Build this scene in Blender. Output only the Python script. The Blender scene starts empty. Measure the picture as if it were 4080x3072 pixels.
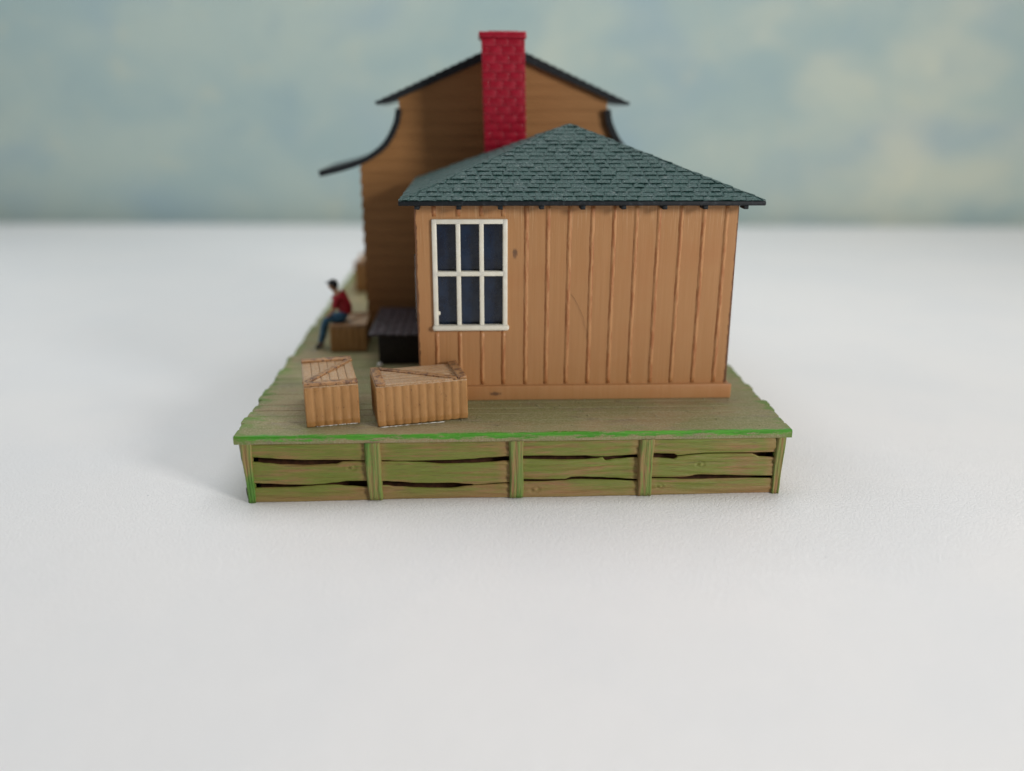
import bpy, bmesh, math, random
from math import sin, cos, pi, radians
from mathutils import Vector, Matrix

random.seed(7)
sc = bpy.context.scene
col = sc.collection

# ------------------------------------------------------------------ camera (1 unit = 1 cm)
F_PX, YAW, PITCH, ROLL = 3324.0, .0451, .3245, .004
fwd = Vector((sin(YAW)*cos(PITCH), cos(YAW)*cos(PITCH), -sin(PITCH)))
rgt = Vector((cos(YAW), -sin(YAW), 0)); upv = rgt.cross(fwd)
r2 = cos(ROLL)*rgt + sin(ROLL)*upv; u2 = -sin(ROLL)*rgt + cos(ROLL)*upv
cd = bpy.data.cameras.new('camera'); cam = bpy.data.objects.new('camera', cd); col.objects.link(cam)
M = Matrix((r2, u2, -fwd)).transposed().to_4x4(); M.translation = Vector((-.7103, -13.7703, 6.765))
cam.matrix_world = M
cd.sensor_width = 36; cd.lens = 36*F_PX/4080
cd.clip_start = .1; cd.clip_end = 500
cd.dof.use_dof = True; cd.dof.focus_distance = 15.2; cd.dof.aperture_fstop = cd.lens*1e-3/.42
sc.camera = cam

# ------------------------------------------------------------------ light
w = bpy.data.worlds.new('World'); sc.world = w; w.use_nodes = True
bg = w.node_tree.nodes['Background']; bg.inputs[0].default_value = (1, 1, 1, 1); bg.inputs[1].default_value = .17
sc.view_settings.view_transform = 'Standard'; sc.view_settings.look = 'None'
sc.view_settings.exposure = 0; sc.view_settings.gamma = 1; sc.view_settings.use_curve_mapping = False

def lamp(name, loc, target, sx, sy, power, color):
    l = bpy.data.lights.new(name, 'AREA'); l.shape = 'RECTANGLE'; l.size = sx; l.size_y = sy
    l.energy = power; l.color = color
    o = bpy.data.objects.new(name, l); col.objects.link(o); o.location = loc
    o.rotation_euler = (Vector(target)-Vector(loc)).to_track_quat('-Z', 'Y').to_euler()
    return o
lamp('window_light', (40, -32, 20), (0, 4, 4), 11, 13, 19500, (1, .965, .925))
lamp('side_window_light', (-40, 14, 24), (0, 4, 2), 26, 24, 4200, (.90, .96, 1))
lamp('ceiling_light', (3, 17, 46), (1, 4, 0), 46, 34, 14300, (.985, .985, 1))

# ------------------------------------------------------------------ helpers
class MB:
    def __init__(s): s.v = []; s.f = []; s.m = []; s.sm = []
    def add(s, vs, fs, mi=0, smooth=False):
        b = len(s.v); s.v += [tuple(p) for p in vs]
        for f in fs: s.f.append(tuple(i+b for i in f)); s.m.append(mi); s.sm.append(smooth)
    def box(s, x0, x1, y0, y1, z0, z1, mi=0):
        s.add([(x0,y0,z0),(x1,y0,z0),(x1,y1,z0),(x0,y1,z0),(x0,y0,z1),(x1,y0,z1),(x1,y1,z1),(x0,y1,z1)],
              [(0,3,2,1),(4,5,6,7),(0,1,5,4),(1,2,6,5),(2,3,7,6),(3,0,4,7)], mi)
    def bbox(s, x0, x1, y0, y1, z0, z1, b=.02, seg=2, mi=0, jit=0):     # bevelled box
        bm = bmesh.new(); bmesh.ops.create_cube(bm, size=1)
        for v in bm.verts:
            v.co = ((x0+x1)/2+v.co.x*(x1-x0), (y0+y1)/2+v.co.y*(y1-y0), (z0+z1)/2+v.co.z*(z1-z0))
            if jit: v.co += Vector([random.uniform(-jit, jit) for _ in range(3)])
        bmesh.ops.bevel(bm, geom=bm.edges[:], offset=b, segments=seg, affect='EDGES', profile=.5)
        bm.verts.index_update(); s.add([v.co[:] for v in bm.verts], [[v.index for v in f.verts] for f in bm.faces], mi, True); bm.free()
    def grid(s, nu, nv, fn, mi=0, smooth=True):
        vs = [fn(i/nu, j/nv) for j in range(nv+1) for i in range(nu+1)]; n = nu+1
        s.add(vs, [(j*n+i, j*n+i+1, (j+1)*n+i+1, (j+1)*n+i) for j in range(nv) for i in range(nu)], mi, smooth)
    def tube(s, pts, rad, n=8, mi=0, cap=True):
        pts = [Vector(p) for p in pts]; rings = []
        for i, p in enumerate(pts):
            d = (pts[min(i+1, len(pts)-1)]-pts[max(i-1, 0)]).normalized()
            a = d.orthogonal().normalized() if i == 0 else (a-d*a.dot(d)).normalized()
            b = d.cross(a); r = rad[i] if isinstance(rad, (list, tuple)) else rad
            rings += [p+r*(cos(2*pi*k/n)*a+sin(2*pi*k/n)*b) for k in range(n)]
        fs = [(i*n+k, i*n+(k+1) % n, (i+1)*n+(k+1) % n, (i+1)*n+k) for i in range(len(pts)-1) for k in range(n)]
        if cap: fs += [tuple(range(n))[::-1], tuple((len(pts)-1)*n+k for k in range(n))]
        s.add(rings, fs, mi, True)
    def ball(s, c, rx, ry, rz, n=12, mi=0):
        bm = bmesh.new(); bmesh.ops.create_uvsphere(bm, u_segments=n, v_segments=n*2//3, radius=1)
        bm.verts.index_update()
        s.add([(c[0]+v.co.x*rx, c[1]+v.co.y*ry, c[2]+v.co.z*rz) for v in bm.verts], [[v.index for v in f.verts] for f in bm.faces], mi, True); bm.free()
    def prism_y(s, poly, y0, y1, mi=0, smooth=False):                    # polygon in xz, extruded along y
        n = len(poly)
        s.add([(x, y0, z) for x, z in poly]+[(x, y1, z) for x, z in poly],
              [tuple(range(n)), tuple(range(2*n-1, n-1, -1))]+[(i+n, (i+1) % n+n, (i+1) % n, i) for i in range(n)], mi, smooth)

def worldloc(o):
    v = Vector((0, 0, 0))
    while o: v += o.location; o = o.parent
    return v
def obj(name, mb, mats, parent=None, fix=True):
    me = bpy.data.meshes.new(name)
    off = worldloc(parent)
    me.from_pydata([(x-off.x, y-off.y, z-off.z) for x, y, z in mb.v], [], mb.f)
    for m in (mats if isinstance(mats, (list, tuple)) else [mats]): me.materials.append(m)
    me.polygons.foreach_set('material_index', mb.m); me.polygons.foreach_set('use_smooth', mb.sm)
    if fix:
        bm = bmesh.new(); bm.from_mesh(me); bmesh.ops.recalc_face_normals(bm, faces=bm.faces[:]); bm.to_mesh(me); bm.free()
    me.update()
    o = bpy.data.objects.new(name, me); col.objects.link(o); o.parent = parent
    return o
def tag(o, label, cat, group=None):
    o['label'] = label; o['category'] = cat
    if group: o['group'] = group
    return o
def thing(name, label, cat, loc, group=None):
    o = bpy.data.objects.new(name, None); col.objects.link(o); o.location = loc; o.empty_display_size = .2
    return tag(o, label, cat, group)
def copy_tree(o, parent=None):
    c = o.copy(); col.objects.link(c); c.parent = parent
    for ch in list(o.children): copy_tree(ch, c)
    return c

# ------------------------------------------------------------------ materials
class G:
    def __init__(s, name, rough=.5, spec=.5):
        s.m = bpy.data.materials.new(name); s.m.use_nodes = True; s.nt = s.m.node_tree
        s.b = s.nt.nodes['Principled BSDF']; s.b.inputs['Roughness'].default_value = rough
        s.b.inputs['Specular IOR Level'].default_value = spec
        s.tc = s.nt.nodes.new('ShaderNodeTexCoord').outputs['Object']; s.h = None
    def put(s, sock, v):
        if isinstance(v, bpy.types.NodeSocket): s.nt.links.new(v, sock)
        elif isinstance(v, (tuple, list)) and len(v) == 3 and sock.type == 'RGBA': sock.default_value = (*v, 1)
        else: sock.default_value = v
    def map(s, sx=1, sy=1, sz=1, rot=(0, 0, 0), loc=(0, 0, 0)):
        n = s.nt.nodes.new('ShaderNodeMapping'); s.put(n.inputs[0], s.tc)
        n.inputs['Location'].default_value = loc; n.inputs['Rotation'].default_value = rot; n.inputs['Scale'].default_value = (sx, sy, sz)
        return n.outputs[0]
    def noise(s, vec, scale=1, detail=4, rough=.55, dist=0):
        n = s.nt.nodes.new('ShaderNodeTexNoise'); s.put(n.inputs['Vector'], vec)
        for k, v in (('Scale', scale), ('Detail', detail), ('Roughness', rough), ('Distortion', dist)): n.inputs[k].default_value = v
        return n.outputs[0]
    def voro(s, vec, scale=1, feature='F1', rnd=1):
        n = s.nt.nodes.new('ShaderNodeTexVoronoi'); n.feature = feature; s.put(n.inputs['Vector'], vec)
        n.inputs['Scale'].default_value = scale; n.inputs['Randomness'].default_value = rnd
        return n.outputs['Distance']
    def rng(s, v, a, b, c=0., d=1.):
        n = s.nt.nodes.new('ShaderNodeMapRange'); n.interpolation_type = 'SMOOTHSTEP'; s.put(n.inputs[0], v)
        for i, x in enumerate((a, b, c, d)): n.inputs[i+1].default_value = x
        return n.outputs[0]
    def op(s, o, a, b=0.):
        n = s.nt.nodes.new('ShaderNodeMath'); n.operation = o; s.put(n.inputs[0], a); s.put(n.inputs[1], b); return n.outputs[0]
    def mix(s, f, a, b, mode='MIX'):
        n = s.nt.nodes.new('ShaderNodeMix'); n.data_type = 'RGBA'; n.blend_type = mode
        s.put(n.inputs[0], f); s.put(n.inputs[6], a); s.put(n.inputs[7], b); return n.outputs[2]
    def xyz(s, i):
        n = s.nt.nodes.new('ShaderNodeSeparateXYZ'); s.put(n.inputs[0], s.tc); return n.outputs[i]
    def bump(s, h, strength=.5, dist=.02):
        n = s.nt.nodes.new('ShaderNodeBump'); s.put(n.inputs['Height'], h)
        n.inputs['Strength'].default_value = strength; n.inputs['Distance'].default_value = dist
        if s.h is not None: s.nt.links.new(s.h, n.inputs['Normal'])
        s.h = n.outputs[0]; s.nt.links.new(s.h, s.b.inputs['Normal'])
    def col(s, c): s.put(s.b.inputs['Base Color'], c); return s
    def rough(s, v): s.put(s.b.inputs['Roughness'], v); return s
    def sss(s, w_, rad=(.12, .06, .03)):
        s.b.inputs['Subsurface Weight'].default_value = w_; s.b.inputs['Subsurface Radius'].default_value = rad
        s.b.inputs['Subsurface Scale'].default_value = 1.; return s

def m_table():
    g = G('white_leatherette', .42, .35)
    v = g.map(1.5, 1.0, 1, (0, 0, radians(35)))
    a = g.voro(g.map(11, 19, 1, (0, 0, radians(28))), 1., 'DISTANCE_TO_EDGE')
    n = g.noise(v, 26, 3, .6)
    h = g.op('ADD', g.rng(a, 0, .22), g.op('MULTIPLY', n, .9))
    g.bump(h, .34, .015)
    g.bump(g.noise(g.map(.35, .35, .35), 1, 3), .25, .12)
    c = g.mix(g.rng(g.noise(g.map(), .22, 3), .35, .7), (.81, .80, .795), (.78, .78, .785))
    sp = g.rng(g.voro(g.map(1, 1, 1), .9), .012, .022, 1, 0)
    c = g.mix(g.op('MULTIPLY', sp, .5), c, (.35, .36, .40))
    return g.col(c).m
def m_backdrop():
    g = G('mottled_sky_paint', .75, .25)
    a = g.noise(g.map(.085, .085, .12), 1, 4, .55, .4)
    b = g.noise(g.map(.09, .09, .14, loc=(7, 3, 5)), 1, 3, .5, .4)
    c = g.noise(g.map(.15, .15, .22, loc=(31, 1, 14)), 1, 4, .55, .3)
    k = g.mix(g.rng(a, .38, .62), (.355, .465, .46), (.425, .515, .475))
    k = g.mix(g.op('MULTIPLY', g.rng(b, .48, .74), .65), k, (.28, .40, .475))
    x = g.rng(g.op('ADD', g.xyz(0), g.op('MULTIPLY', g.xyz(2), .6)), -2, 34, 0, .26)
    k = g.mix(g.op('MULTIPLY', g.rng(g.op('ADD', c, x),   .55, 1.0), .65), k, (.66, .655, .51))
    f = g.noise(g.map(.42, .42, .5, loc=(3, 8, 1)), 1, 6, .65, .3)
    k = g.mix(g.rng(f, .54, .70, 0, .32), k, (.56, .57, .44)); k = g.mix(g.rng(f, .30, .44, .30, 0), k, (.27, .38, .43))
    g.bump(g.noise(g.map(), 1.2, 5), .2, .1)
    return g.col(k).m
def m_wall():
    g = G('tan_moulded_plastic', .45, .4)
    st = g.noise(g.map(16, 16, .55), 1, 5, .65)
    c = g.mix(g.rng(st, .35, .68), (.43, .214, .085), (.455, .234, .098))
    c = g.mix(g.rng(g.noise(g.map(.5, .5, .9), 1, 3), .45, .75, 0, .5), c, (.42, .185, .07))
    gs = g.noise(g.map(40, 40, 1.2, loc=(3, 1, 0)), 1, 3, .6)
    up = g.rng(g.op('ADD', g.xyz(2), g.op('MULTIPLY', g.noise(g.map(2, 2, .5), 1, 3), .9)), 3.25, 4.2, 0, .6)
    c = g.mix(g.op('MULTIPLY', g.rng(gs, .56, .64), up), c, (.58, .37, .20))          # pale scraped brush strokes
    dk = g.rng(g.noise(g.map(9, 9, 2.0, loc=(5, 0, 2)), 1, 4, .7), .70, .78)
    c = g.mix(g.op('MULTIPLY', dk, .7), c, (.10, .035, .015))
    X, Z = g.op('ADD', g.xyz(0), 1.2), g.op('ADD', g.xyz(2), 1.23)          # back to scene coordinates
    wob = g.op('MULTIPLY', g.op('SUBTRACT', g.noise(g.map(14, 14, 5), 1, 5, .75), .5), .12)
    ed = g.op('MAXIMUM', g.rng(g.op('ADD', X, wob), -1.80, -1.775, 1, 0), g.rng(g.op('ADD', X, wob), 4.20, 4.225))
    c = g.mix(g.op('MULTIPLY', g.op('MULTIPLY', ed, g.rng(Z, 1.50, 1.56)), .8), c, (.07, .026, .014))                            # worn dark corner edges
    for px, pz, sx, sz in ((.045, 4.12, 16, 9), (-.33, 1.37, 7, 20), (9, 9, 9, 24)):    # scuffs
        dx = g.op('MULTIPLY', g.op('SUBTRACT', X, px), sx); dz = g.op('MULTIPLY', g.op('SUBTRACT', Z, pz), sz)
        d2 = g.op('ADD', g.op('ADD', g.op('MULTIPLY', dx, dx), g.op('MULTIPLY', dz, dz)), g.op('MULTIPLY', wob, 22))
        c = g.mix(g.rng(d2, .1, 1.1, .75, 0), c, (.09, .05, .035))
    g.bump(st, .25, .02); g.bump(g.noise(g.map(30, 30, 3), 1, 3), .15, .01)
    return g.col(c).rough(g.rng(st, .3, .7, .36, .55)).sss(.12).m
def m_batten():
    g = G('rust_tinted_plastic_strip', .45, .4)
    n = g.noise(g.map(20, 20, 2.5), 1, 5, .7)
    c = g.mix(g.rng(n, .42, .56), (.35, .135, .046), (.465, .232, .094))
    g.bump(n, .3, .015)
    return g.col(c).sss(.1).m
def m_gable():
    g = G('brown_grained_plastic', .5, .35)
    st = g.noise(g.map(.9, .9, 14), 1, 5, .6, .2)
    c = g.mix(g.rng(st, .35, .7), (.31, .148, .048), (.36, .176, .061))
    g.bump(st, .2, .02)
    return g.col(c).m
def m_slate():
    g = G('dark_green_slate_plastic', .48, .5)
    n = g.noise(g.map(24, 24, 24), 1, 4, .7)
    f = g.noise(g.map(5, 5, 5), 1, 3)
    c = g.mix(g.rng(n, .35, .68), (.011, .050, .045), (.033, .098, .090))
    c = g.mix(g.rng(f, .5, .75, 0, .5), c, (.035, .085, .095))
    d = g.rng(g.op('ADD', n, g.op('MULTIPLY', f, .35)), .74, .92)
    c = g.mix(g.op('MULTIPLY', d, .6), c, (.34, .36, .33))                               # dust in the relief
    g.bump(g.noise(g.map(26, 26, 9), 1, 4, .75), .75, .03)
    return g.col(c).rough(g.rng(n, .3, .7, .35, .65)).m
def m_black(name='black_trim_plastic', base=(.012, .015, .018)):
    g = G(name, .62, .25)
    n = g.noise(g.map(14, 14, 14), 1, 4, .65)
    c = g.mix(g.rng(n, .5, .75), base, tuple(x*2.6+.008 for x in base))
    g.bump(n, .35, .02)
    return g.col(c).m
def m_red():
    g = G('crimson_gloss_plastic', .24, .55)
    n = g.noise(g.map(9, 9, 9), 1, 4, .6)
    c = g.mix(g.rng(n, .35, .7), (.31, .001, .016), (.37, .002, .023))
    g.bump(g.noise(g.map(5, 5, 5), 1, 3), .12, .03)
    return g.col(c).rough(g.rng(n, .3, .7, .24, .34)).m
def m_cream():
    g = G('cream_plastic', .38, .45)
    n = g.noise(g.map(6, 6, 6), 1, 5, .6)
    c = g.mix(g.rng(n, .35, .7), (.76, .73, .62), (.82, .80, .70))
    d = g.rng(g.noise(g.map(30, 30, 30), 1, 3), .72, .78)
    c = g.mix(g.op('MULTIPLY', d, .5), c, (.25, .2, .13))
    g.bump(n, .08, .01)
    return g.col(c).sss(.15, (.08, .07, .05)).m
def m_pane():
    g = G('navy_pane', .10, .5)
    n = g.noise(g.map(3, 3, 1.6), 1, 4, .6)
    c = g.mix(g.rng(n, .35, .7), (.002, .006, .020), (.005, .018, .048))
    d = g.rng(g.voro(g.map(1, 1, 1), 7), .03, .05, 1, 0)
    c = g.mix(g.op('MULTIPLY', d, .3), c, (.2, .22, .25))
    g.bump(n, .06, .01)
    return g.col(c).rough(g.rng(g.noise(g.map(), 8, 4), .3, .7, .08, .3)).m
GREEN = (.175, .225, .034); BRN = (.345, .195, .083)
def m_board():
    g = G('brown_plastic_drybrushed_green', .43, .4)
    st = g.noise(g.map(1.1, 6, 17), 1, 6, .68, .25)
    big = g.noise(g.map(.8, .8, 2.4, loc=(2, 0, 1)), 1, 3, .5)
    f = g.op('ADD', g.op('MULTIPLY', st, .75), g.op('MULTIPLY', big, .55))
    c = g.mix(g.rng(g.noise(g.map(2, 2, 9), 1, 4), .3, .7), BRN, (.285, .155, .062))
    c = g.mix(g.rng(f, .47, .72, 0, .88), c, GREEN)
    c = g.mix(g.op('MULTIPLY', g.rng(g.op('ADD', st, g.op('MULTIPLY', big, .4)), .83, .95), .8), c, (.10, .26, .025))
    dk = g.rng(g.noise(g.map(1.3, 8, 30, loc=(0, 0, 7)), 1, 4, .6, .3), .60, .70)
    c = g.mix(g.op('MULTIPLY', dk, .5), c, (.10, .075, .025))
    fine = g.noise(g.map(2.2, 12, 60, loc=(3, 0, 0)), 1, 4, .7, .35)
    c = g.mix(g.rng(fine, .55, .68, 0, .55), c, (.13, .10, .035))
    c = g.mix(g.rng(fine, .32, .42, .5, 0), c, (.25, .34, .07))
    zz, xx = g.xyz(2), g.op('ABSOLUTE', g.op('SUBTRACT', g.op('FRACT', g.op('DIVIDE', g.op('ADD', g.xyz(0), 5.03), 2.45)), .5))
    br = g.op('MAXIMUM', g.rng(g.op('ADD', zz, g.op('MULTIPLY', big, .35)), .22, .42, 1, 0), g.rng(g.op('ADD', xx, g.op('MULTIPLY', big, .16)), .46, .54))
    c = g.mix(g.op('MULTIPLY', br, .62), c, BRN)                                         # bare plastic near foot and bay ends
    g.bump(st, .5, .035); g.bump(fine, .6, .025)
    return g.col(c).rough(g.rng(st, .3, .7, .32, .55)).sss(.08).m
def m_post():
    g = G('green_brushed_post_plastic', .42, .4)
    st = g.noise(g.map(20, 8, 1.0), 1, 5, .65, .3)
    c = g.mix(g.rng(st, .36, .60), BRN, (.18, .25, .058))
    c = g.mix(g.rng(g.noise(g.map(2, 2, 1.4), 1, 4), .5, .72), c, (.085, .23, .03))
    g.bump(st, .8, .05)
    return g.col(c).m
def m_deck():
    g = G('dusty_plank_plastic', .62, .3)
    st = g.noise(g.map(1.0, 15, 15), 1, 6, .65, .2)
    big = g.noise(g.map(.5, .9, .5), 1, 4, .55)
    du = g.noise(g.map(34, 34, 34), 1, 3, .7)
    c = g.mix(g.rng(st, .35, .65), (.27, .20, .098), (.33, .26, .135))
    c = g.mix(g.rng(g.op('ADD', big, g.op('MULTIPLY', st, .3)), .52, .74, 0, .7), c, (.17, .20, .070))
    c = g.mix(g.rng(g.noise(g.map(1.1, 2.6, 1, loc=(8, 2, 0)), 1, 5, .65), .52, .70, 0, .7), c, (.185, .155, .105))
    c = g.mix(g.rng(g.noise(g.map(.8, 9, 1, loc=(2, 7, 0)), 1, 5, .7), .60, .70, 0, .6), c, (.13, .24, .04))
    c = g.mix(g.rng(du, .42, .66, 0, .5), c, (.44, .40, .28))
    fl = g.rng(g.op('SUBTRACT', g.voro(g.map(17, 17, 17), 1), g.op('MULTIPLY', du, .12)), .02, .10, 1, 0)
    c = g.mix(g.op('MULTIPLY', fl, .5), c, (.09, .075, .04))
    y = g.xyz(1); x = g.xyz(0)
    lip = g.rng(g.op('ADD', y, g.op('MULTIPLY', g.op('SUBTRACT', g.noise(g.map(2.2, 8, 14), 1, 5, .75), .5), .30)), .03, .085, 1, 0)
    lz = g.rng(g.op('ADD', g.xyz(2), g.op('MULTIPLY', g.op('SUBTRACT', g.noise(g.map(2.5, 2, 16, loc=(9, 0, 0)), 1, 5, .8), .5), .55)), 1.13, 1.19)
    gr = g.mix(g.rng(st, .4, .65), (.055, .25, .020), (.095, .35, .032))
    edge = g.op('MULTIPLY', lip, lz)
    c = g.mix(edge, c, gr)
    exn = g.noise(g.map(1.6, 5, 5, loc=(1, 4, 0)), 1, 6, .75)
    ex = g.rng(g.op('ADD', g.op('ABSOLUTE', x), g.op('MULTIPLY', g.op('SUBTRACT', exn, .5), 2.2)), 4.75, 5.1, 0, .85)
    c = g.mix(ex, c, (.115, .22, .035))
    g.bump(st, .4, .03); g.bump(du, .35, .02)
    return g.col(c).rough(g.op('SUBTRACT', g.rng(st, .3, .7, .5, .72), g.op('MULTIPLY', edge, .30))).m
def m_crate(name='caramel_plastic', a=(.365, .182, .060), b=(.425, .222, .080), dark=.75, dust=0., lo=.60):
    g = G(name, .42, .42)
    n = g.noise(g.map(7, 7, 2.5), 1, 5, .6)
    c = g.mix(g.rng(n, .3, .7), a, b)
    d = g.noise(g.map(11, 11, 8, loc=(4, 4, 1)), 1, 5, .75, .3)
    c = g.mix(g.op('MULTIPLY', g.rng(d, lo, lo+.10), dark), c, (.075, .022, .012))
    if dust: c = g.mix(g.rng(g.noise(g.map(45, 45, 45), 1, 3, .7), .42, .60, 0, dust), c, (.55, .46, .34))
    sp = g.rng(g.voro(g.map(1, 1, 1), 11), .035, .06, 1, 0)
    c = g.mix(g.op('MULTIPLY', sp, .5), c, (.7, .6, .45))
    g.bump(n, .3, .03); g.bump(d, .2, .02)
    return g.col(c).sss(.12).m
def m_plain(name, c, rough=.5, var=.25, scale=9, spec=.4):
    g = G(name, rough, spec)
    n = g.noise(g.map(), scale, 4, .6)
    g.bump(n, .2, .02)
    return g.col(g.mix(g.rng(n, .35, .7), tuple(x*(1-var) for x in c), tuple(x*(1+var) for x in c))).m
def m_clear(name='clear_plastic', tint=(.95, .97, 1), rough=.06):
    g = G(name, rough, .5); g.b.inputs['Transmission Weight'].default_value = 1; g.b.inputs['IOR'].default_value = 1.45
    g.bump(g.noise(g.map(), 6, 2), .1, .02)
    return g.col(tint).m

MT = dict(table=m_table(), back=m_backdrop(), wall=m_wall(), batten=m_batten(), gable=m_gable(), slate=m_slate(), black=m_black(),
          red=m_red(), cream=m_cream(), pane=m_pane(), board=m_board(), post=m_post(), deck=m_deck(), crate=m_crate(),
          lid=m_crate('dusty_caramel_plastic', (.38, .20, .085), (.46, .26, .12), .35, .55), strap=m_crate('stained_strap_plastic', (.34, .17, .065), (.42, .22, .09), .8, .14, .475),
          bin=m_plain('dark_purple_brown_plastic', (.050, .038, .044), .55, .45, 6), core=m_plain('slit_shade_brown', (.085, .034, .014), .7, .3), binbox=m_plain('near_black_plastic', (.012, .010, .010), .6, .3),
          skin=m_plain('flesh_paint', (.42, .22, .12), .5, .12), shirt=m_plain('red_shirt_paint', (.40, .014, .028), .5, .25), jeans=m_plain('blue_denim_paint', (.028, .115, .21), .55, .3),
          dark=m_plain('black_paint', (.012, .012, .016), .5, .3), glueline=m_plain('white_glue_and_glint', (.75, .74, .70), .15, .1), glue=m_clear('clear_glue', (.95, .95, .93), .12), clear=m_clear(),
          hair=m_plain('hair_fibre', (.02, .012, .008), .5, .2))

# ------------------------------------------------------------------ setting
mb = MB(); mb.add([(-90, -40, 0), (90, -40, 0), (90, 32.2, 0), (-90, 40, 0), (-90, -40, -1.2), (90, -40, -1.2), (90, 32.2, -1.2), (-90, 40, -1.2)], [(0, 1, 2, 3), (7, 6, 5, 4), (0, 4, 5, 1), (1, 5, 6, 2), (2, 6, 7, 3), (3, 7, 4, 0)])
tb = obj('table_surface', mb, MT['table']); tb['kind'] = 'structure'
ang = math.atan2(34.8-37.4, 60.1)
mb = MB(); mb.box(-80, 80, 0, 1, -20, 60)
bk = obj('backdrop_wall', mb, MT['back']); bk['kind'] = 'structure'
bk.location = (1.5, 37.5, 0); bk.rotation_euler = (0, 0, ang)

# ------------------------------------------------------------------ platform
HD = 1.23
plat = thing('loading_platform', 'weathered brown and green plank platform that carries the two model buildings', 'platform', (0, 0, 0))
mb = MB(); y = 0.; i = 0
while y < 16.6:                                                        # planks run across; their ends make the scalloped edges
    wd = .33+random.uniform(-.05, .07) if i else .40
    y1 = y+wd-.003; xl = -5+random.uniform(-.04, .05)*(i > 0); xr = 5+random.uniform(-.05, .04)*(i > 0); c = .085
    zt = HD+random.uniform(-.008, .004)*(i > 0)
    pl = [(xl+c*.2, y+.0), (xr-c*.2, y+.0), (xr, y+c*.6), (xr, y1-c*.6), (xr-c*.6, y1), (xl+c*.6, y1), (xl, y1-c*.6), (xl, y+c*.6)]
    bm = bmesh.new(); lo = [bm.verts.new((px, py, 1.08)) for px, py in pl]; hi = [bm.verts.new((px, py, zt)) for px, py in pl]
    bm.faces.new(lo[::-1]); tf = bm.faces.new(hi)
    for k in range(8): bm.faces.new((lo[k], lo[(k+1) % 8], hi[(k+1) % 8], hi[k]))
    bmesh.ops.bevel(bm, geom=list(tf.edges), offset=.035 if i == 0 else .010, segments=3, affect='EDGES', profile=.5)
    bm.verts.index_update(); mb.add([v.co[:] for v in bm.verts], [[v.index for v in f.verts] for f in bm.faces], 0, False); bm.free()
    y = y1+.003; i += 1
YE = y
for k in range(110):                                                   # crumbs of dirt along the house and on the boards
    px = random.uniform(-2.2, 4.6); py = 1.72-abs(random.gauss(0, .35)) if random.random() < .75 else random.uniform(.2, 1.7)
    q = random.uniform(.006, .017)
    if py > .12: mb.ball((px, py, HD+q*.3), q*random.uniform(.8, 2), q, q*.7, 5)
obj('deck', mb, MT['deck'], plat)
GAPS = [[(-4.67,.826,.748),(-4.43,.81,.718),(-4.19,.785,.688),(-3.72,.759,.667),(-3.24,.752,.681),(-3.09,.744,.723),(-2.76,.731,.726)],
[(-4.67,.351,.271),(-4.47,.339,.275),(-3.99,.307,.272),(-3.7,.302,.289),(-3.51,.312,.307),(-3.26,.335,.308),(-3.02,.363,.283),(-2.73,.364,.264)],
[(-2.38,.731,.72),(-2.08,.721,.713),(-1.79,.721,.695),(-1.31,.727,.661),(-.82,.741,.669),(-.45,.762,.69),(-.19,.776,.704)],
[(-2.35,.352,.285),(-2.17,.335,.255),(-1.8,.308,.227),(-1.51,.303,.216),(-1.19,.306,.211),(-.82,.278,.245),(-.78,.266,.258),(-.16,.283,.275)],
[(.15,.779,.726),(.47,.782,.716),(.84,.776,.707),(1.21,.776,.71),(1.43,.751,.719),(1.55,.75,.739),(1.61,.749,.677),(1.82,.761,.7),(2.14,.775,.722)],
[(.14,.332,.305),(.48,.326,.299),(.85,.331,.309),(1.02,.371,.328),(1.12,.375,.326),(1.47,.356,.315),(1.72,.333,.305),(2.14,.304,.282)],
[(2.5,.789,.716),(2.69,.78,.705),(2.86,.77,.689),(2.9,.75,.71),(2.92,.737,.734),(3.31,.771,.763),(3.44,.782,.772),(4.29,.778,.772),(4.32,.777,.756),(4.43,.781,.708),(4.68,.785,.696)],
[(2.49,.339,.32),(2.84,.333,.314),(3.04,.338,.3),(3.34,.371,.3),(3.72,.359,.31),(4.22,.346,.307),(4.63,.345,.295)]]
def front_y(x, z):                                                     # the skirt leans out a little towards the table
    b = -.10+(x+4.8)/9.6*.05; return .05+(b-.05)*(1-min(z, 1.08)/1.08)
def gap_edge(gp, x):
    x = min(max(x, gp[0][0]), gp[-1][0])
    for a, b in zip(gp, gp[1:]):
        if a[0] <= x <= b[0]:
            t = (x-a[0])/max(b[0]-a[0], 1e-6); t = t*t*(3-2*t)
            return a[1]+(b[1]-a[1])*t, a[2]+(b[2]-a[2])*t
    return gp[-1][1:]
KN = [(-2.95+.0, .61, .06), (.33, .15, .07), (3.35, .57, .06), (2.62, .17, .05)]
def relief(x, z):
    d = .010*sin(9*z+1.3*sin(.9*x+2*z))+.006*sin(31*z+2.5*sin(1.1*x))+.005*sin(57*z+3*sin(1.7*x+1))
    for kx, kz, kr in KN:
        r = math.hypot((x-kx)*.7, z-kz)/kr
        if r < 1.6: d += .022*cos(r*4)*(1-r/1.6)
    return d
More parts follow.
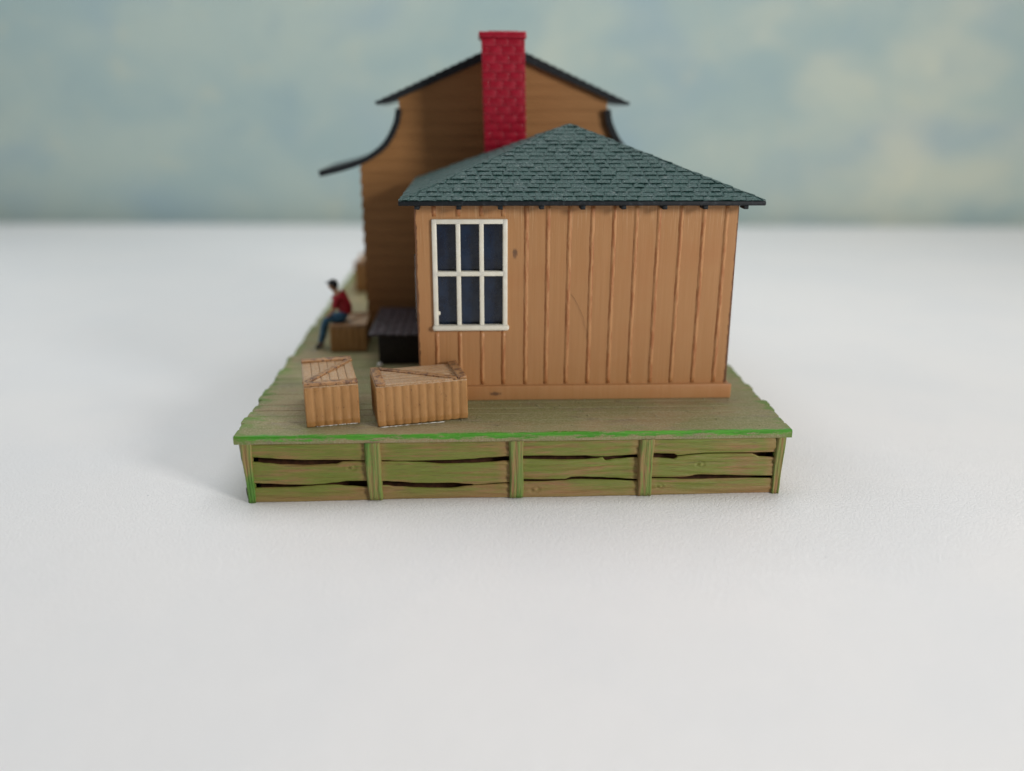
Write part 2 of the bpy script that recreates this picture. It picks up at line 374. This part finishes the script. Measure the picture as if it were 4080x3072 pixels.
for bay, (a, b) in enumerate(((-4.70, -2.60), (-2.52, -.02), (.01, 2.32), (2.36, 4.72))):
    mb = MB(); gu, gl = GAPS[2*bay], GAPS[2*bay+1]; nx = int((b-a)/.02); nv = 34
    for k in range(3):                                                 # three warped boards with open slits between them
        def fn(u, v):
            x = a+(b-a)*u; U, L_ = gap_edge(gu, x), gap_edge(gl, x)
            z0, z1 = ((0, L_[1]-.003), (L_[0], U[1]-.003), (U[0], 1.076))[k]
            h = z1-z0
            # v: 0..1 over back-bottom, rounded edge, face, rounded edge, back-top
            q = v*nv
            if q < 1: return (x, front_y(x, z0)+.10, z0+.002)
            if q > nv-1: return (x, front_y(x, z1)+.07, z1-.045)
            t = (q-1)/(nv-2); z = z0+h*(t*t*(3-2*t)*.5+t*.5)
            e = max(0, 1-min(z-z0, z1-z)/.028)
            return (x, front_y(x, z)-relief(x, z)+.024*e*e+.010*(k == 1)*sin(3*x+bay), z)
        mb.grid(nx, nv, fn)
    obj('skirt_board', mb, MT['board'], plat)
def post(x0t, x1t, x0b, x1b, proud, z0):
    mb = MB(); n = 14; ph = random.uniform(0, 6)
    def ring(t):
        z = z0+(1.085-z0)*t; k = max(0, (t-.0)/.12); rr = min(1, .55+.45*k)
        xa = x0b+(x0t-x0b)*t+.010*sin(5*t+ph); xb = x1b+(x1t-x1b)*t+.008*sin(6*t+ph+1)
        yb = front_y((xa+xb)/2, z); w_ = xb-xa; pts = []
        for i in range(13):
            s = i/12; pr = proud*rr*min(1, min(s, 1-s)/.10+.35)
            gro = .018*max(0, sin(17*s+ph+1.2*sin(3*t+ph)))**3
            pts.append((xa+w_*s, yb-pr+gro, z))
        return [(xa, yb+.10, z)]+pts+[(xb, yb+.10, z)]
    rings = [ring(j/n) for j in range(n+1)]; m = len(rings[0])
    mb.add([p for r in rings for p in r], [(j*m+i, j*m+i+1, (j+1)*m+i+1, (j+1)*m+i) for j in range(n) for i in range(m-1)]+[tuple(range(m))], 0, True)
    obj('post', mb, MT['post'], plat)
post(-4.895, -4.69, -4.80, -4.675, .045, .0); post(4.735, 4.895, 4.685, 4.835, .045, .0)
post(-2.72, -2.44, -2.66, -2.40, .075, .02); post(-.135, .125, -.13, .115, .075, .015); post(2.225, 2.485, 2.19, 2.455, .075, .01)
for s in (-1, 1):                                                      # long sides of the skirt
    mb = MB(); xt, xb = s*4.88, s*4.80
    mb.grid(120, 40, lambda u, v: (xb+(xt-xb)*v+s*.02*sin(9*v*1.1)*1-(s*.08 if abs(v-.3) < .025 or abs(v-.7) < .025 else 0), .02+(YE-.1)*u-.09*(1-v)*(1-u), 1.075*v))
    obj('side_skirt', mb, MT['board'], plat)
mb = MB(); mb.box(-4.8, 4.8, YE-.2, YE-.1, 0, 1.07); obj('back_skirt', mb, MT['board'], plat)
mb = MB(); mb.box(-4.65, 4.65, .24, YE-.3, .01, 1.06); obj('slit_shade_core', mb, MT['core'], plat)  # added filler; its dark brown paints the shade seen through the front slits

# ------------------------------------------------------------------ front house
YW, XA, XB, ZE, YB = 1.838, -1.822, 4.235, 5.06, 6.2
house = thing('station_house', 'tan board and batten model house with green pyramid roof, nearest the viewer', 'model house', (1.2, YW, HD))
mb = MB()
# front wall with a window opening, other walls plain
WX0, WX1, WZ0, WZ1 = -1.47, -.12, 2.70, 4.74
T = .12
xr = lambda z: 4.225+(.045)*(1-(z-1.23)/3.83)                          # right edge leans out slightly at the foot
def quad(x0, x1, z0, z1):
    def fn(u, v):
        z = z0+(z1-z0)*v; e = xr(z) if x1 > 4 else x1
        return (x0+(e-x0)*u, YW, z)
    mb.grid(max(2, int((x1-x0)/.25)), max(2, int((z1-z0)/.25)), fn, 0, False)
quad(XA, WX0, HD, ZE); quad(WX0, WX1, HD, WZ0); quad(WX0, WX1, WZ1, ZE); quad(WX1, XB, HD, ZE)
for q in ([(WX0, YW, WZ0), (WX0, YW+T, WZ0), (WX0, YW+T, WZ1), (WX0, YW, WZ1)], [(WX1, YW, WZ0), (WX1, YW+T, WZ0), (WX1, YW+T, WZ1), (WX1, YW, WZ1)],
          [(WX0, YW, WZ0), (WX1, YW, WZ0), (WX1, YW+T, WZ0), (WX0, YW+T, WZ0)], [(WX0, YW, WZ1), (WX1, YW, WZ1), (WX1, YW+T, WZ1), (WX0, YW+T, WZ1)]):
    mb.add(q, [(0, 1, 2, 3)])
mb.add([(XA, YW, HD), (XA, YB, HD), (XA, YB, ZE), (XA, YW, ZE)], [(0, 1, 2, 3)])
mb.add([(xr(HD), YW, HD), (xr(HD), YB, HD), (xr(ZE), YB, ZE), (xr(ZE), YW, ZE)], [(0, 1, 2, 3)])
mb.add([(XA, YB, HD), (XB, YB, HD), (XB, YB, ZE), (XA, YB, ZE)], [(0, 1, 2, 3)])
obj('wall', mb, MT['wall'], house)
# battens: rounded strips, leaning a touch as moulded
mb = MB()
bx = [-1.46, -1.02, -.590, -.180, .252, .655, 1.055, 1.483, 1.892, 2.306, 2.728, 3.149, 3.580, 4.005]
def strip(x, z0, z1, w_=.115, h=.026):
    n = max(3, int((z1-z0)/.12)); k = 9
    rings = []
    for j in range(n+1):
        z = z0+(z1-z0)*j/n; xx = x+random.uniform(-.004, .004); hh = h*(.55 if j in (0, n) else 1)*random.uniform(.9, 1.1)
        rings += [(xx-w_/2+w_*i/(k-1), YW+.004-hh*sin(pi*i/(k-1))**1.7, z) for i in range(k)]
    mb.add(rings, [(j*k+i, j*k+i+1, (j+1)*k+i+1, (j+1)*k+i) for j in range(n) for i in range(k-1)]+[tuple(range(k)), tuple(range(n*k+k-1, n*k-1, -1))], 0, True)
for i, x in enumerate(bx):
    if i < 4: strip(x, 1.54, 2.63); strip(x, 4.81, 5.05)
    else: strip(x, 1.54, 5.05)
obj('batten_strips', mb, MT['batten'], house)
mb = MB(); mb.bbox(XA-.08, 4.36, YW-.085, YW+.02, HD, 1.525, .022, 3)
mb.bbox(XA-.06, XA, YW+.03, YB, HD, 1.52, .02); mb.bbox(xr(1.3)-.02, 4.34, YW+.03, YB, HD, 1.52, .02)
obj('plinth', mb, MT['wall'], house)
# window
mb = MB(); y0, y1 = YW-.05, YW+.09
fx0, fx1, fz0, fz1, s = -1.51, -.10, 2.70, 4.765, .092
mb.bbox(fx0, fx0+s, y0, y1, fz0, fz1, .022, 3); mb.bbox(fx1-s, fx1, y0, y1, fz0, fz1, .022, 3)
mb.bbox(fx0+.004, fx1-.004, y0+.003, y1-.003, fz1-s, fz1-.001, .022, 3); mb.bbox(fx0+.004, fx1-.004, y0+.003, y1-.003, 3.700, 3.79, .018, 3)
for cx in (-1.022, -.588): mb.bbox(cx-.043, cx+.043, y0+.006, y1-.006, fz0, fz1-.01, .018, 3)
mb.ball((-1.415, y0+.10, 2.97), .035, .03, .045)                         # moulding flash on the lower left pane
wf = obj('window', mb, MT['cream'], house)
mb = MB(); mb.bbox(-1.535, -.068, y0-.045, y1-.01, 2.645, 2.755, .045, 4); obj('sill', mb, MT['cream'], wf)
mb = MB()
mb.grid(24, 30, lambda u, v: (WX0+(WX1-WX0)*u, YW+.10+.006*sin(6.3*u*3)*sin(8*v), WZ0+(WZ1-WZ0)*v))
obj('pane', mb, MT['pane'], wf)
mb = MB(); mb.bbox(XA-.035, XA-.012, YW+.16, YW+1.9, 2.74, 4.06, .006); obj('side_pane', mb, MT['clear'], house)

# roof
RX0, RX1, RY0, RY1, ZR = -2.06, 4.60, 1.54, 6.51, 5.12
AP = Vector((1.25, 4.03, 6.40))
mb = MB()
cs = [Vector((RX0, RY0, ZR)), Vector((RX1, RY0, ZR)), Vector((RX1, RY1, ZR)), Vector((RX0, RY1, ZR))]
mb.add([c[:] for c in cs]+[AP[:]], [(0, 1, 4), (1, 2, 4), (2, 3, 4), (3, 0, 4), (3, 2, 1, 0)], 0)
def shingle_slope(L, R, A, rows, wmin, wmax):
    nrm = (R-L).cross(A-L).normalized()
    if nrm.z < 0: nrm = -nrm
    ux = (R-L).normalized(); W = (R-L).length
    ax = (A-L).dot(ux); up = (A-L)-ux*ax; SL = up.length; up /= SL
    for r in range(rows):
        s0 = SL*r/rows; s1 = SL*(r+1.25)/rows
        lo, hi = ax*s0/SL, W-(W-ax)*s0/SL
        u = lo-.15*(r % 2)-random.uniform(0, .1)
        while u < hi-.02:
            wd = random.uniform(wmin, wmax); a, b = max(u, lo), min(u+wd-.006, hi)
            if b-a > .03:
                th = random.choice((.008, .014, .018, .024)); k = 8           # a thin slate sheet whose tail arches open over the course below
                top, bot, mid = [], [], []
                for i in range(k+1):
                    q = i/k; t = a+(b-a)*q
                    ss = max(s0-.010+random.uniform(-.004, .004), -.015)
                    s1c = min(s1, SL*.999)
                    lo1, hi1 = ax*s1c/SL, W-(W-ax)*s1c/SL
                    h = .011+th*min(1, min(q, 1-q)/.14)*random.uniform(.85, 1.1)
                    bot.append(L+ux*t+up*ss+nrm*h); top.append(L+ux*min(max(t, lo1), hi1)+up*s1c+nrm*.008)
                mid = [p.lerp(q_, .4)+nrm*random.uniform(-.004, .006) for p, q_ in zip(bot, top)]
                n = k+1; lip = [p-nrm*.009+up*.004 for p in bot]
                mb.add(lip+bot+mid+top, [(i+j*n, i+1+j*n, i+1+(j+1)*n, i+(j+1)*n) for j in range(3) for i in range(k)], 0, False)
            u += wd
shingle_slope(cs[0], cs[1], AP, 20, .19, .31); shingle_slope(cs[1], cs[2], AP, 20, .19, .31)
shingle_slope(cs[2], cs[3], AP, 20, .19, .31); shingle_slope(cs[3], cs[0], AP, 20, .19, .31)
roof = obj('roof', mb, MT['slate'], house, fix=False)
mb = MB(); e = .02
mb.bbox(RX0-e, RX1+e, RY0-e, RY0+.10, ZR-.085, ZR-.002, .02, 2); mb.bbox(RX0-e, RX1+e, RY1-.10, RY1+e, ZR-.085, ZR-.002, .02, 2)
mb.bbox(RX0-e+.002, RX0+.10, RY0+.1, RY1-.1, ZR-.085, ZR-.003, .02, 2); mb.bbox(RX1-.10, RX1+e-.002, RY0+.1, RY1-.1, ZR-.085, ZR-.003, .02, 2)
mb.box(RX0+.1, RX1-.1, RY0+.1, RY1-.1, ZR-.06, ZR-.004)
obj('fascia', mb, MT['black'], roof)
for i in range(9):
    x = -1.745+.752*i
    mb = MB(); mb.bbox(x-.045, x+.045, RY0+.02, YW-.002, ZR-.155, ZR-.08, .015, 2, jit=.004); obj('rafter_tail', mb, MT['black'], roof)

# chimney: brick by brick, one mesh
mb = MB(); cx0, cx1, cy0, cy1 = -.45, .475, 5.45, 6.30; zb, zt = 5.15, 8.13
mb.box(cx0+.045, cx1-.045, cy0+.045, cy1-.045, zb, zt)
rows = 17; rh = (zt-zb)/rows
for r in range(rows):
    z0 = zb+r*rh; z1 = z0+rh-.0025
    for side in range(4):
        along0, along1 = (cx0, cx1) if side % 2 == 0 else (cy0+.06, cy1-.06)
        u = along0-(.15 if r % 2 else 0)
        while u < along1-.03:
            a, b = max(u, along0), min(u+.285, along1); d = random.uniform(-.0015, .0015)
            if b-a > .04:
                if side == 0: mb.bbox(a, b, cy0-d, cy0+.06, z0, z1, .0045, 2, jit=.0025)
                elif side == 2: mb.bbox(a, b, cy1-.06, cy1+d, z0, z1, .0045, 1, jit=.0025)
                elif side == 1: mb.bbox(cx1-.06, cx1+d, a, b, z0, z1, .0045, 2, jit=.0025)
                else: mb.bbox(cx0-d, cx0+.06, a, b, z0, z1, .0045, 2, jit=.0025)
            u += .2875
lean = lambda x, z: x-.025*(z-zb)-.0
mb.v = [(lean(x, z), y, z) for x, y, z in mb.v]
ch = obj('chimney', mb, MT['red'], roof)
mb = MB(); mb.bbox(cx0-.055, cx1+.04, cy0-.05, cy1+.05, 8.11, 8.25, .03, 3, jit=.012); mb.box(cx0+.15, cx1-.15, cy0+.15, cy1-.15, 8.15, 8.27)
mb.v = [(lean(x, z), y, z) for x, y, z in mb.v]
obj('chimney_cap', mb, MT['red'], ch)

# ------------------------------------------------------------------ rear freight shed
YG, YR = 7.0, 9.4
shed = thing('freight_shed', 'tall brown clapboard shed with dark curved roof, behind the smaller house', 'model shed', (0, YG, HD))
LOW = [(2.53, 6.676), (2.575, 6.421), (2.70, 6.144), (2.885, 5.885), (3.145, 5.683), (3.444, 5.53), (3.867, 5.387), (4.416, 5.257)]
def halfwidth(z):
    if z < 5.42: return 3.42
    if z > 6.95: return max(.02, 2.44*(8.03-z)/(8.03-6.95))
    if z > 6.62: return 2.46
    for (x0, z0), (x1, z1) in zip(LOW, LOW[1:]):
        if z1 <= z <= z0: return min(3.42, x0+(x1-x0)*(z0-z)/(z0-z1)-.06)
    return 3.42
mb = MB(); z = HD; lap = .285
for yy, sg in ((YG, -1), (YR, 1)):
    z = HD
    while z < 7.95:
        z1 = min(z+lap, 7.98); n = 6
        vs = []
        for j in range(n+1):
            zz = z+(z1-z)*j/n; hw = halfwidth(zz)
            yo = yy+sg*(.024*(1-j/n))
            for i in range(13): vs.append((-.0+(-hw+2*hw*i/12), yo, zz))
        m = 13
        mb.add(vs+[(-halfwidth(z), yy, z), (halfwidth(z), yy, z)], [(j*m+i, j*m+i+1, (j+1)*m+i+1, (j+1)*m+i) for j in range(n) for i in range(m-1)]+[(0, 12, 92, 91)], 0, False)
        z += lap
for sx in (-1, 1):
    z = HD
    while z < 5.35:
        z1 = min(z+lap, 5.38)
        mb.add([(sx*3.46, YG-.02, z), (sx*3.46, YR, z), (sx*3.42, YR, z1), (sx*3.42, YG, z1), (sx*3.42, YG, z), (sx*3.42, YR, z)], [(0, 1, 2, 3), (0, 1, 5, 4), (0, 4, 3)])
        z += lap
    mb.add([(sx*2.46, YG, 6.5), (sx*2.46, YR, 6.5), (sx*2.46, YR, 7.0), (sx*2.46, YG, 7.0)], [(0, 1, 2, 3)])
obj('wall', mb, MT['gable'], shed, fix=False)
# upper roof: stepped shingle profile
up = []
N = 17; x0_, z0_, x1_, z1_ = -3.0, 6.80, -.0, 8.13
for k in range(N):
    t0, t1 = k/N, (k+1)/N; o_ = .028
    up += [(x0_+(x1_-x0_)*t0, z0_+(z1_-z0_)*t0+o_), (x0_+(x1_-x0_)*t1, z0_+(z1_-z0_)*t1+.004)]
prof = up+[(-x-.02, z+.0) for x, z in reversed(up)]
und = [(2.96, 6.765), (2.45, 6.905), (0, 7.92), (-2.45, 6.895), (-2.98, 6.755)]
mb = MB(); mb.prism_y(prof+und, YG-.16, YR+.16)
obj('upper_roof', mb, MT['black'], shed)
def lower(sx):
    n = len(LOW); pts = []
    # smooth the concave curve
    P = []
    for k in range(n-1):
        p0, p1, p2, p3 = LOW[max(k-1, 0)], LOW[k], LOW[k+1], LOW[min(k+2, n-1)]
        for t in (0, .25, .5, .75):
            P.append(tuple(.5*(2*p1[q]+(p2[q]-p0[q])*t+(2*p0[q]-5*p1[q]+4*p2[q]-p3[q])*t*t+(3*p1[q]-p0[q]-3*p2[q]+p3[q])*t**3) for q in (0, 1)))
    P.append(LOW[-1])
    inn = []
    for k, p in enumerate(P):
        a, b = P[max(k-1, 0)], P[min(k+1, len(P)-1)]; tx, tz = b[0]-a[0], b[1]-a[1]; l = math.hypot(tx, tz)
        inn.append((p[0]+tz/l*.14, p[1]-tx/l*.14))
    mb = MB(); poly = [(sx*x, z) for x, z in P+inn[::-1]]
    m = len(P); ys = (YG-.15, YR+.15)
    vs = [(sx*x, yv, z) for yv in ys for x, z in P+inn]
    T_ = 2*m
    fs = []
    for k in range(m-1):
        fs += [(k, k+1, T_+k+1, T_+k), (m+k, T_+m+k, T_+m+k+1, m+k+1), (k, m+k, m+k+1, k+1), (T_+k, T_+k+1, T_+m+k+1, T_+m+k)]
    fs += [(0, T_, T_+m, m), (m-1, 2*m-1, T_+2*m-1, T_+m-1)]
    mb.add(vs, fs, 0, False)
    obj('lower_roof', mb, MT['black'], shed)
lower(-1); lower(1)

# ------------------------------------------------------------------ crates
def make_crate():
    L, W, H = 1.66, 1.0, .80
    root = thing('wooden_crate', '', 'crate', (0, 0, 0), 'model crates on the platform')
    mb = MB(); per = []
    def edge(ax, ay, bx_, by, n, nx, ny):
        for i in range(n):
            for k in range(7):
                t = (i+k/7)/n; d = .024*(abs(sin(pi*k/7))**.55)-.020
                if (i == 0 and k < 3) or (i == n-1 and k > 4): d = .002
                per.append((ax+(bx_-ax)*t+nx*d, ay+(by-ay)*t+ny*d))
    x, y = L/2, W/2
    edge(-x, -y, x, -y, 11, 0, -1); edge(x, -y, x, y, 6, 1, 0); edge(x, y, -x, y, 11, 0, 1); edge(-x, y, -x, -y, 6, -1, 0)
    n = len(per); zs = (0, .018, .085, .098, .12, .3, .5, .68, .735, .75); sc_ = (.985, .995, 1.0, 1.006, .998, 1, 1, 1, .997, .99)
    vs = [(px*s_, py*s_, z) for z, s_ in zip(zs, sc_) for px, py in per]
    mb.add(vs, [(j*n+i, j*n+(i+1) % n, (j+1)*n+(i+1) % n, (j+1)*n+i) for j in range(len(zs)-1) for i in range(n)]+[tuple(range(n)), tuple(range((len(zs)-1)*n, len(zs)*n))], 0, True)
    obj('body', mb, MT['crate'], root)
    mb = MB()
    mb.bbox(-x+.0, x-.0, -y+.0, y-.0, .735, .765, .010, 2, jit=.004)
    for i in range(6):
        a = -y+.012+(W-.024)/6*i
        mb.bbox(-x+.02, x-.02, a+.005, a+(W-.024)/6-.005, .76, .782+random.uniform(-.003, .004), .008, 2)
    obj('lid', mb, MT['lid'], root)
    for sx in (-1, 1):
        mb = MB(); mb.bbox(sx*(x-.085)-.085, sx*(x-.085)+.085, -y-.004, y+.004, .762, .826, .018, 2, jit=.006); obj('end_batten', mb, MT['strap'], root)
    mb = MB(); dv = Vector((L-.34, -W, 0)); dl = dv.length; dv /= dl; nv = Vector((dv.y, -dv.x, 0))*-.06
    p0 = Vector((-x+.17, y-.03, 0)); p1 = Vector((x-.17, -y+.03, 0)); vs = []
    for zz, k in ((.77, 1), (.806, 1), (.814, .8)):
        vs += [(*(p0+nv*k).xy, zz), (*(p1+nv*k).xy, zz), (*(p1-nv*k).xy, zz), (*(p0-nv*k).xy, zz)]
    mb.add(vs, [(j*4+i, j*4+(i+1) % 4, (j+1)*4+(i+1) % 4, (j+1)*4+i) for j in range(2) for i in range(4)]+[(8, 9, 10, 11)], 0, False)
    obj('diagonal_brace', mb, MT['strap'], root)
    return root
c0 = make_crate()
def place(o, x, y, z, rz, label, sc3=(1, 1, 1), ry=0):
    o.location = (x, y, z); o.rotation_euler = (0, ry, radians(rz)); o.scale = sc3; o['label'] = label
place(c0, -1.79, 1.05, HD+.012, 12.5, 'ribbed caramel crate with its long side turned forward, touching the house corner', ry=-.012)
c1 = copy_tree(c0); place(c1, -3.48, 1.28, HD+.002, 102.5, 'ribbed caramel crate with its narrow end turned forward, nearest the left edge of the platform', (.97, .95, 1))
c2 = copy_tree(c0); place(c2, -3.72, 5.93, HD+.002, 92, 'blurred brown crate that the man in the red shirt sits on', (.80, .84, .785))
c3 = copy_tree(c0); place(c3, -3.96, 12.6, HD+.002, 90, 'blurred tall brown crate against the far left wall, behind the seated man', (.9, .93, 1.16))
# glue squeezed out along the front foot of both near crates
def glue_line(pts, label):
    mb = MB(); P = []; R_ = []
    for a, b in zip(pts, pts[1:]):
        for k in range(14):
            t = k/14; P.append((a[0]+(b[0]-a[0])*t, a[1]+(b[1]-a[1])*t+random.uniform(-.006, .006), HD+.006)); R_.append(random.uniform(.001, .011))
    mb.tube(P, R_, 6); tag(obj('glue_seam', mb, MT['glueline']), label, 'glue', 'glue seams under the near crates')
glue_line([(-3.60, .435), (-3.2, .525), (-2.86, .60)], 'thin shiny glue seam along the foot of the narrow-end crate')
glue_line([(-2.45, .355), (-1.9, .475), (-1.25, .615)], 'thin shiny glue seam along the foot of the long-side crate')

# ------------------------------------------------------------------ dark bin beside the house
b = thing('storage_bin', 'low near-black bin with overhanging plank lid, between house and seated man', 'bin', (-2.45, 5.4, HD))
mb = MB(); mb.bbox(-2.88, -1.93, 4.25, 6.72, HD+.002, 1.88, .015); obj('box', mb, MT['binbox'], b)
mb = MB()
for i in range(6):
    a = -3.09+.19*i; mb.bbox(a, a+.186, 4.18, 6.80, 1.885, 1.945+random.uniform(-.005, .006), .012, 2)
obj('lid', mb, MT['bin'], b)

# glue beads
mb = MB(); mb.ball((-2.84, 4.02, HD+.055), .062, .055, .06); tag(obj('glue_drop', mb, MT['glueline']), 'round bead of clear glue, coloured white for its glint, at the foot of the dark bin', 'glue')  # clear bead; its bright glint is put into the white colour
mb = MB(); mb.ball((-4.54, 5.40, HD+.015), .07, .05, .02); tag(obj('glue_drop', mb, MT['glue']), 'flat shiny smear of glue in front of the seated man\'s boots', 'glue')
# hair lying against the wall
mb = MB(); mb.tube([(1.12, YW-.012, 3.34), (1.20, YW-.014, 3.22), (1.29, YW-.018, 3.05), (1.37, YW-.022, 2.86), (1.40, YW-.02, 2.70), (1.46, YW-.03, 2.58), (1.44, YW-.012, 2.46)], .0019, 5)
tag(obj('hair_strand', mb, MT['hair']), 'fine curved dark hair stuck to the tan front wall', 'hair')

# ------------------------------------------------------------------ seated man
def skin_into(mbx, verts, edges, rad, sub=2):
    me = bpy.data.meshes.new('tmp'); me.from_pydata(verts, edges, []); o = bpy.data.objects.new('tmp', me); col.objects.link(o)
    md = o.modifiers.new('s', 'SKIN'); md.use_smooth_shade = True
    for i, r in enumerate(rad):
        sv = me.skin_vertices[0].data[i]; sv.radius = (r, r) if not isinstance(r, tuple) else r; sv.use_root = (i == 0)
    md2 = o.modifiers.new('d', 'SUBSURF'); md2.levels = sub; md2.render_levels = sub
    ev = o.evaluated_get(bpy.context.evaluated_depsgraph_get()); m2 = ev.to_mesh()
    mbx.add([v.co[:] for v in m2.vertices], [tuple(p.vertices) for p in m2.polygons], 0, True)
    ev.to_mesh_clear(); bpy.data.objects.remove(o); bpy.data.meshes.remove(me)
man = thing('person', 'seated man in red shirt, blue jeans and dark cap leaning forward on a crate', 'person', (-4.0, 5.7, HD))
Y = 5.7
S = dict(hip=(-3.80, Y, 2.00), waist=(-3.78, Y, 2.16), chest=(-3.86, Y, 2.38), nb=(-3.95, Y, 2.55), neck=(-4.0, Y, 2.62), head=(-4.06, Y, 2.73), top=(-4.06, Y, 2.82), nose=(-4.17, Y, 2.715), chin=(-4.12, Y, 2.66))
R_ = dict(hip=.13, waist=.125, chest=.155, nb=.085, neck=.055, head=.095, top=.075, nose=.016, chin=.045)
E_ = [('hip', 'waist'), ('waist', 'chest'), ('chest', 'nb'), ('nb', 'neck'), ('neck', 'head'), ('head', 'top'), ('head', 'nose'), ('head', 'chin')]
for s, n in ((-1, 'a'), (1, 'b')):
    S.update({'sh'+n: (-3.93, Y+s*.17, 2.48), 'el'+n: (-4.02, Y+s*.22, 2.21), 'wr'+n: (-4.23, Y+s*.15, 1.99), 'pa'+n: (-4.29, Y+s*.13, 1.93),
              'th'+n: (-3.87, Y+s*.09, 1.985), 'kn'+n: (-4.25, Y+s*.13, 1.95), 'an'+n: (-4.40, Y+s*.12-.03, 1.35), 'he'+n: (-4.39, Y+s*.12-.03, 1.29), 'to'+n: (-4.54, Y+s*.13-.03, 1.275)})
    R_.update({'sh'+n: .065, 'el'+n: .048, 'wr'+n: .032, 'pa'+n: .036, 'th'+n: .095, 'kn'+n: .07, 'an'+n: .045, 'he'+n: .045, 'to'+n: .035})
    E_ += [('nb', 'sh'+n), ('sh'+n, 'el'+n), ('el'+n, 'wr'+n), ('wr'+n, 'pa'+n), ('hip', 'th'+n), ('th'+n, 'kn'+n), ('kn'+n, 'an'+n), ('an'+n, 'he'+n), ('he'+n, 'to'+n)]
def sub(mbx, keys, grow=0., cut={}):
    ks = list(keys); ix = {k: i for i, k in enumerate(ks)}
    vs = [cut.get(k, S[k]) for k in ks]
    skin_into(mbx, vs, [(ix[a], ix[c]) for a, c in E_ if a in ix and c in ix], [R_[k]+grow for k in ks])
mb = MB(); sub(mb, ['hip']+[k for k in S if k != 'hip'])
for s in (-1, 1):                                                      # five bent fingers on each hand
    px, py, pz = -4.29, Y+s*.13, 1.93
    for k, (dy, ln) in enumerate(((-.024, .06), (-.008, .07), (.008, .066), (.024, .052))):
        skin_into(mb, [(px, py+dy*.6, pz), (px-.03, py+dy, pz-.02), (px-.04, py+dy, pz-.02-ln*.5), (px-.025, py+dy, pz-.02-ln)], [(0, 1), (1, 2), (2, 3)], [.009, .0085, .008, .006], 1)
    skin_into(mb, [(px+.02, py-s*.02, pz), (px-.01, py-s*.045, pz-.02), (px-.025, py-s*.04, pz-.05)], [(0, 1), (1, 2)], [.011, .010, .007], 1)
    mb.ball((-4.05, Y+s*.088, 2.72), .022, .012, .03, 8)                # ears
body = obj('body', mb, MT['skin'], man)
mb = MB(); sub(mb, ['chest', 'waist', 'hip', 'nb', 'sha', 'ela', 'shb', 'elb'], .036, {'nb': (-3.94, Y, 2.53), 'hip': (-3.78, Y, 2.03)}); obj('shirt', mb, MT['shirt'], body)
mb = MB(); sub(mb, ['hip', 'waist', 'tha', 'kna', 'ana', 'thb', 'knb', 'anb'], .028, {'waist': (-3.79, Y, 2.14)}); obj('jeans', mb, MT['jeans'], body)
for n in 'ab':
    mb = MB(); sub(mb, ['an'+n, 'he'+n, 'to'+n], .014); obj('boot', mb, MT['dark'], body)
mb = MB(); mb.ball((-4.045, Y, 2.80), .118, .11, .085); mb.ball((-4.01, Y, 2.745), .09, .107, .085); mb.ball((-4.15, Y, 2.80), .075, .075, .014); obj('cap', mb, MT['dark'], body)
